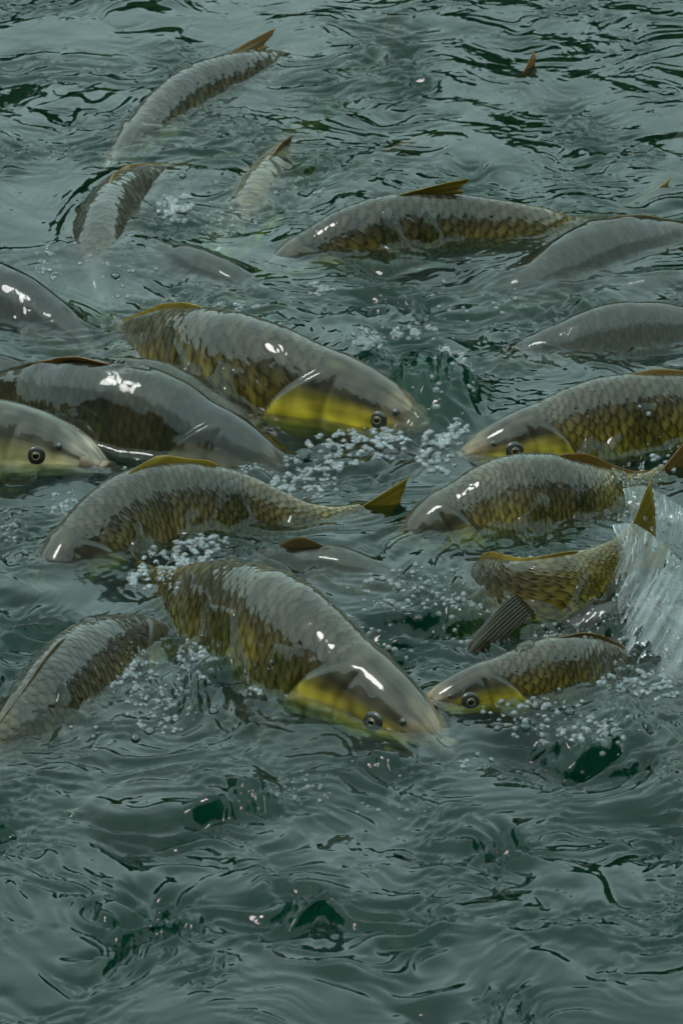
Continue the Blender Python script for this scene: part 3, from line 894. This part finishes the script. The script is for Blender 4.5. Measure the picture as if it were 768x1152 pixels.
froth('glinting froth above the centre carp back', [(290, 370, 35, 16, 2), (360, 325, 18, 8, 1), (265, 345, 30, 10, 1), (415, 380, 20, 15, 1)], 751, 0.0008, 0.0094, 8)
froth('thin froth beside the open mouth at left', [(75, 572, 22, 22, 2), (190, 525, 60, 14, 2), (270, 510, 30, 12, 1), (10, 590, 14, 25, 1)], 1099, 0.0008, 0.0075, 9)
froth('specks of foam among the upper carp', [(125, 300, 60, 60, 1), (255, 250, 40, 30, 1), (330, 215, 40, 20, .6), (50, 300, 15, 25, 1), (530, 350, 80, 40, .7)], 751, 0.0008, 0.0084, 10)
froth('froth along the rim of the glassy crest', [(468, 366, 30, 10, 2, .07), (505, 395, 18, 14, 2, .06), (415, 376, 18, 8, 1, .04), (520, 415, 12, 14, 1.2, .03)], 1506, 0.0008, 0.0075, 11)
froth('froth at the foot of the flung sheet, right', [(730, 770, 45, 18, 2), (690, 745, 25, 20, 1), (640, 720, 40, 25, .6), (745, 480, 25, 30, 1)], 1042, 0.0008, 0.0094, 12)
froth('scattered bubbles on the water below the peach mouth', [(450, 910, 90, 20, 1), (340, 890, 40, 20, 1), (530, 860, 25, 12, 1.5), (110, 830, 40, 20, 1)], 346, 0.0008, 0.0075, 13)

BUB = [(755, 462, .024, 'big bubble at the right edge above the carp flank'), (270, 640, .010, 'round bubble at the tail end of the arched carp froth'), (152, 830, .012, 'round bubble low on the lower left carp side, left one'), (240, 800, .011, 'round bubble left of the golden gill cover'), (168, 822, .013, 'round bubble low on the lower left carp side, right one'),
       (340, 512, .018, 'large clear bubble in the froth left of the chin'), (470, 565, .011, 'round bubble behind the broad grey backed carp head'), (605, 788, .013, 'round bubble just right of the gold cheeked front carp eye'), (640, 800, .012, 'round bubble right of the gold cheeked front carp snout'), (680, 840, .013, 'round bubble lowest in the lower right group'),
       (262, 262, .013, 'round bubble beside the submerged yellow cheek'), (130, 310, .012, 'round bubble over the brownish carp at left'), (313, 376, .016, 'shiny flattened bubble above the centre carp back'), (500, 447, .011, 'upper of two bubbles before the centre carp mouth'), (484, 470, .012, 'lower of two bubbles before the centre carp mouth'),
       (470, 706, .012, 'round bubble above the gold cheeked front carp, right one'), (442, 690, .011, 'round bubble above the gold cheeked front carp, left one'), (560, 820, .011, 'round bubble under the gold cheeked front carp chin'), (590, 835, .012, 'round bubble under the gold cheeked front carp snout'), (205, 197, .010, 'round bubble under the upper left carp throat')]
for i, (bx_, by_, r, lab) in enumerate(BUB):
    p = at(bx_, by_)
    p = at(bx_, by_, water_z(p[0], p[1]))
    o = mesh_obj('bubble', DS[0] * r * np.array([1, 1, .8]), [DS[1], DS[2]], M_BUBBLE)
    o.location = (p[0], p[1], water_z(p[0], p[1]) - 0.1 * r)
    tag(o, lab or 'single round bubble floating on the water', 'bubble', 'single bubbles')


def sheet(name, label, ridge, foot, seed, n=70, m=40, bulge=0.03, thick=0.0022, strands=36):
    A, _ = smooth_spline([at(*q) for q in ridge], n)
    B, _ = smooth_spline([at(*q) for q in foot], n)
    t = np.linspace(0, 1, m)[None, :, None]
    P = A[:, None] * (1 - t) + B[:, None] * t
    arch = np.sin(t * math.pi)
    P = P + arch * bulge * np.array([0.3, -0.8, 0.45])
    uu = np.linspace(0, 9, n)[:, None] + 0 * t[..., 0]; vv = t[..., 0] * 2.2 + 0 * uu
    rip = 0.004 * fbm(uu * 0.4, vv * .3, seed, 2) + 0.0006 * noise(uu * 2.2, vv * .35, seed + 5)
    nr = unit(np.cross(np.gradient(P, axis=0), np.gradient(P, axis=1)))
    P = P + nr * rip[..., None]
    fo = sstep(0.0, 1.1, 0.9 * fbm(uu * 3.0, vv * 0.35, seed + 9, 3) + 0.6 * t[..., 0] ** 1.5 + .1)
    fo = fo * 0.9
    q = grid_faces(n, m)[:, ::-1]
    tq = t[0, :, 0][q[:, 0] % m]; uq = (q[:, 0] // m) / (n - 1.0)
    hole = fbm(uq * 16, tq * 3.0, seed + 20, 3)
    keep = hole > -1.3 + 1.35 * tq ** 2.5 + 0.45 * np.abs(uq - 0.4) ** 1.5
    q = q[keep]
    nv = n * m
    ed = np.concatenate([q[:, [k, (k + 1) % 4]] for k in range(4)])
    key = ed[:, 0].astype(np.int64) * nv + ed[:, 1]; rkey = ed[:, 1].astype(np.int64) * nv + ed[:, 0]
    bd = ed[~np.isin(key, rkey)]
    tk = thick * (0.6 + 0.8 * fbm(uu * 1.2, vv * .7, seed + 30, 2)[..., None].clip(-.4, 1))
    V = np.vstack([(P + nr * tk).reshape(-1, 3), (P - nr * tk).reshape(-1, 3)])
    faces = [q, q[:, ::-1] + nv, np.stack([bd[:, 1], bd[:, 0], bd[:, 0] + nv, bd[:, 1] + nv], 1)]
    foam = [fo.ravel(), fo.ravel()]
    vs_ = [V]; k0 = len(V)
    rg = np.random.default_rng(seed + 77)
    for _ in range(strands):                     # strings of water running down the curtain
        i = rg.integers(1, n - 1); t0 = rg.random() * 0.75; t1 = min(1.0, t0 + 0.12 + 0.35 * rg.random())
        tt = np.linspace(t0, t1, 9)
        j = np.clip((tt * (m - 1)).round().astype(int), 0, m - 1)
        pth = P[i, j] + nr[i, j] * (0.002 + 0.012 * rg.random()) * rg.choice([-1, 1]) + rg.standard_normal((9, 3)) * 0.0012 + np.array([0.01, 0, 0]) * rg.standard_normal() * (tt[:, None] - t0)
        rad = (0.0008 + 0.0028 * rg.random() ** 2) * np.sin(np.linspace(0.12, math.pi - 0.12, 9)) * (1 + 0.4 * rg.random(9))
        ph = np.arange(6) * math.pi / 3
        tn = unit(np.gradient(pth, axis=0)); a_ = unit(np.cross(tn, [0.3, 0.9, 0.2])); b_ = np.cross(tn, a_)
        tube = pth[:, None] + rad[:, None, None] * (a_[:, None] * np.cos(ph)[None, :, None] + b_[:, None] * np.sin(ph)[None, :, None])
        vs_.append(tube.reshape(-1, 3)); faces.append(grid_faces(9, 6, wrap=True) + k0); k0 += 54
        foam.append(np.full(54, 0.15 + 0.7 * rg.random()))
    o = mesh_obj(name, np.vstack(vs_), faces, M_SHEET, attrs={'foam': np.concatenate(foam)})
    return tag(o, label, 'splash', 'water flung by tails')


sheet('water_sheet', 'clear sheet of water pouring off a raised tail, right edge', [(688, 590, .125), (714, 590, .135), (746, 612, .125), (790, 650, .10), (850, 690, .07)],
      [(690, 640, .06), (698, 700, .015), (708, 752, -.012), (760, 772, -.012), (850, 785, -.012)], 3)
sheet('water_sheet', 'pinkish flung water above the pouring sheet, right edge', [(700, 550, .10), (722, 546, .11), (752, 560, .10), (790, 590, .07)],
      [(700, 580, .06), (722, 598, .04), (752, 612, .02), (800, 630, -.01)], 8, bulge=.02)

def spray(label, pts, n, r0, r1, seed):
    rg = np.random.default_rng(seed)
    seg, rg_ = 8, 6
    th = np.arange(seg) * 2 * math.pi / seg
    U_ = np.vstack([np.stack([np.cos(th) * math.sin(e), np.sin(th) * math.sin(e), np.full(seg, math.cos(e))], 1) for e in np.linspace(0.05, math.pi - 0.05, rg_)])
    F_ = grid_faces(rg_, seg, wrap=True)[:, ::-1]
    vs, fs = [], []
    for i in range(n):
        q = pts[rg.integers(len(pts))]
        p = at(q[0], q[1], q[2]) + rg.standard_normal(3) * np.array([q[3], q[3], q[3] * .8])
        if p[2] < water_z(p[0], p[1]) + 0.003: p[2] = water_z(p[0], p[1]) + 0.004 + 0.02 * rg.random()
        r = r0 + (r1 - r0) * rg.random() ** 3
        vs.append(U_ * r * np.array([1, 1, 1 + .5 * rg.random()]) + p); fs.append(F_ + i * len(U_))
    o = mesh_obj('spray', np.vstack(vs), [np.vstack(fs)], M_DROP)
    return tag(o, label, 'spray', 'water flung by tails', 'stuff')


spray('drops flung off the pouring sheet at the right edge', [(735, 600, .12, .035), (700, 690, .05, .03), (745, 745, .02, .04), (640, 715, .01, .03), (760, 640, .10, .03), (720, 540, .10, .03)], 190, .0012, .0055, 1)
spray('drops over the glassy crest beside the centre carp', [(470, 365, .08, .018), (510, 395, .06, .02), (525, 425, .03, .02), (415, 378, .04, .015)], 120, .001, .004, 2)
spray('drops thrown up between the two lower left carp', [(150, 740, .03, .02), (220, 735, .04, .025), (200, 770, .02, .03)], 90, .001, .004, 3)

# pond bed and banks
bx = np.array([-32, 32.0]); V = [(-32, -32, -1.0), (32, -32, -1.0), (32, 32, -1.0), (-32, 32, -1.0)]
bed = mesh_obj('pond_bed', V, [np.array([[0, 1, 2, 3]])], M_BED, smooth=False)
tag(bed, 'green silt bed of the pond', 'ground', kind='structure')

# ------------------------------------------------------------------ wooded banks round the pond (seen only as dark reflections)
na, nh = 360, 26
az = np.arange(na) * 2 * math.pi / na                # 0 = view direction
back = sstep(0.25, -0.75, np.cos(az))                # 1 behind the camera
R0 = 29.0 - 12.0 * back
H0 = 9.0 + 10.0 * back
hh = np.linspace(0, 1, nh)
A2, H2 = np.meshgrid(az, hh, indexing='ij')
cn = fbm(np.cos(A2) * 6, np.sin(A2) * 6 + H2 * 2, 80, 4)
crown = 1 + 0.22 * fbm(np.cos(az) * 7, np.sin(az) * 7, 81, 4)
Rr = R0[:, None] * (1 + 0.06 * cn) + 3.0 * H2 ** 3
Zz = (H0 * crown)[:, None] * H2 * (1 + 0.04 * cn) - 0.3
Vw = np.stack([np.sin(A2) * Rr, np.cos(A2) * Rr, Zz], -1).transpose(1, 0, 2).reshape(-1, 3)
Vb = Vw.reshape(nh, na, 3)[::-1].copy(); Vb[..., :2] *= 1.25
Vall = np.vstack([Vw, Vb.reshape(-1, 3)])
wood = mesh_obj('wooded_bank', Vall, [grid_faces(2 * nh, na, wrap=True)], M_WOOD)
tag(wood, 'dark wood round the pond seen only as reflections', 'wood', kind='stuff')
rr = np.array([13.0, 60.0, 400.0])
Vg = np.stack([np.outer(rr, np.sin(az)), np.outer(rr, np.cos(az)), np.outer([-0.35, 0.4, 0.6], np.ones(na))], -1).reshape(-1, 3)
Vg[:na, :2] *= (R0 * 0.97 / 13.0)[:, None]
gr = mesh_obj('ground', Vg, [grid_faces(3, na, wrap=True)], M_BANK)
tag(gr, 'dark soil of the banks', 'ground', kind='structure')
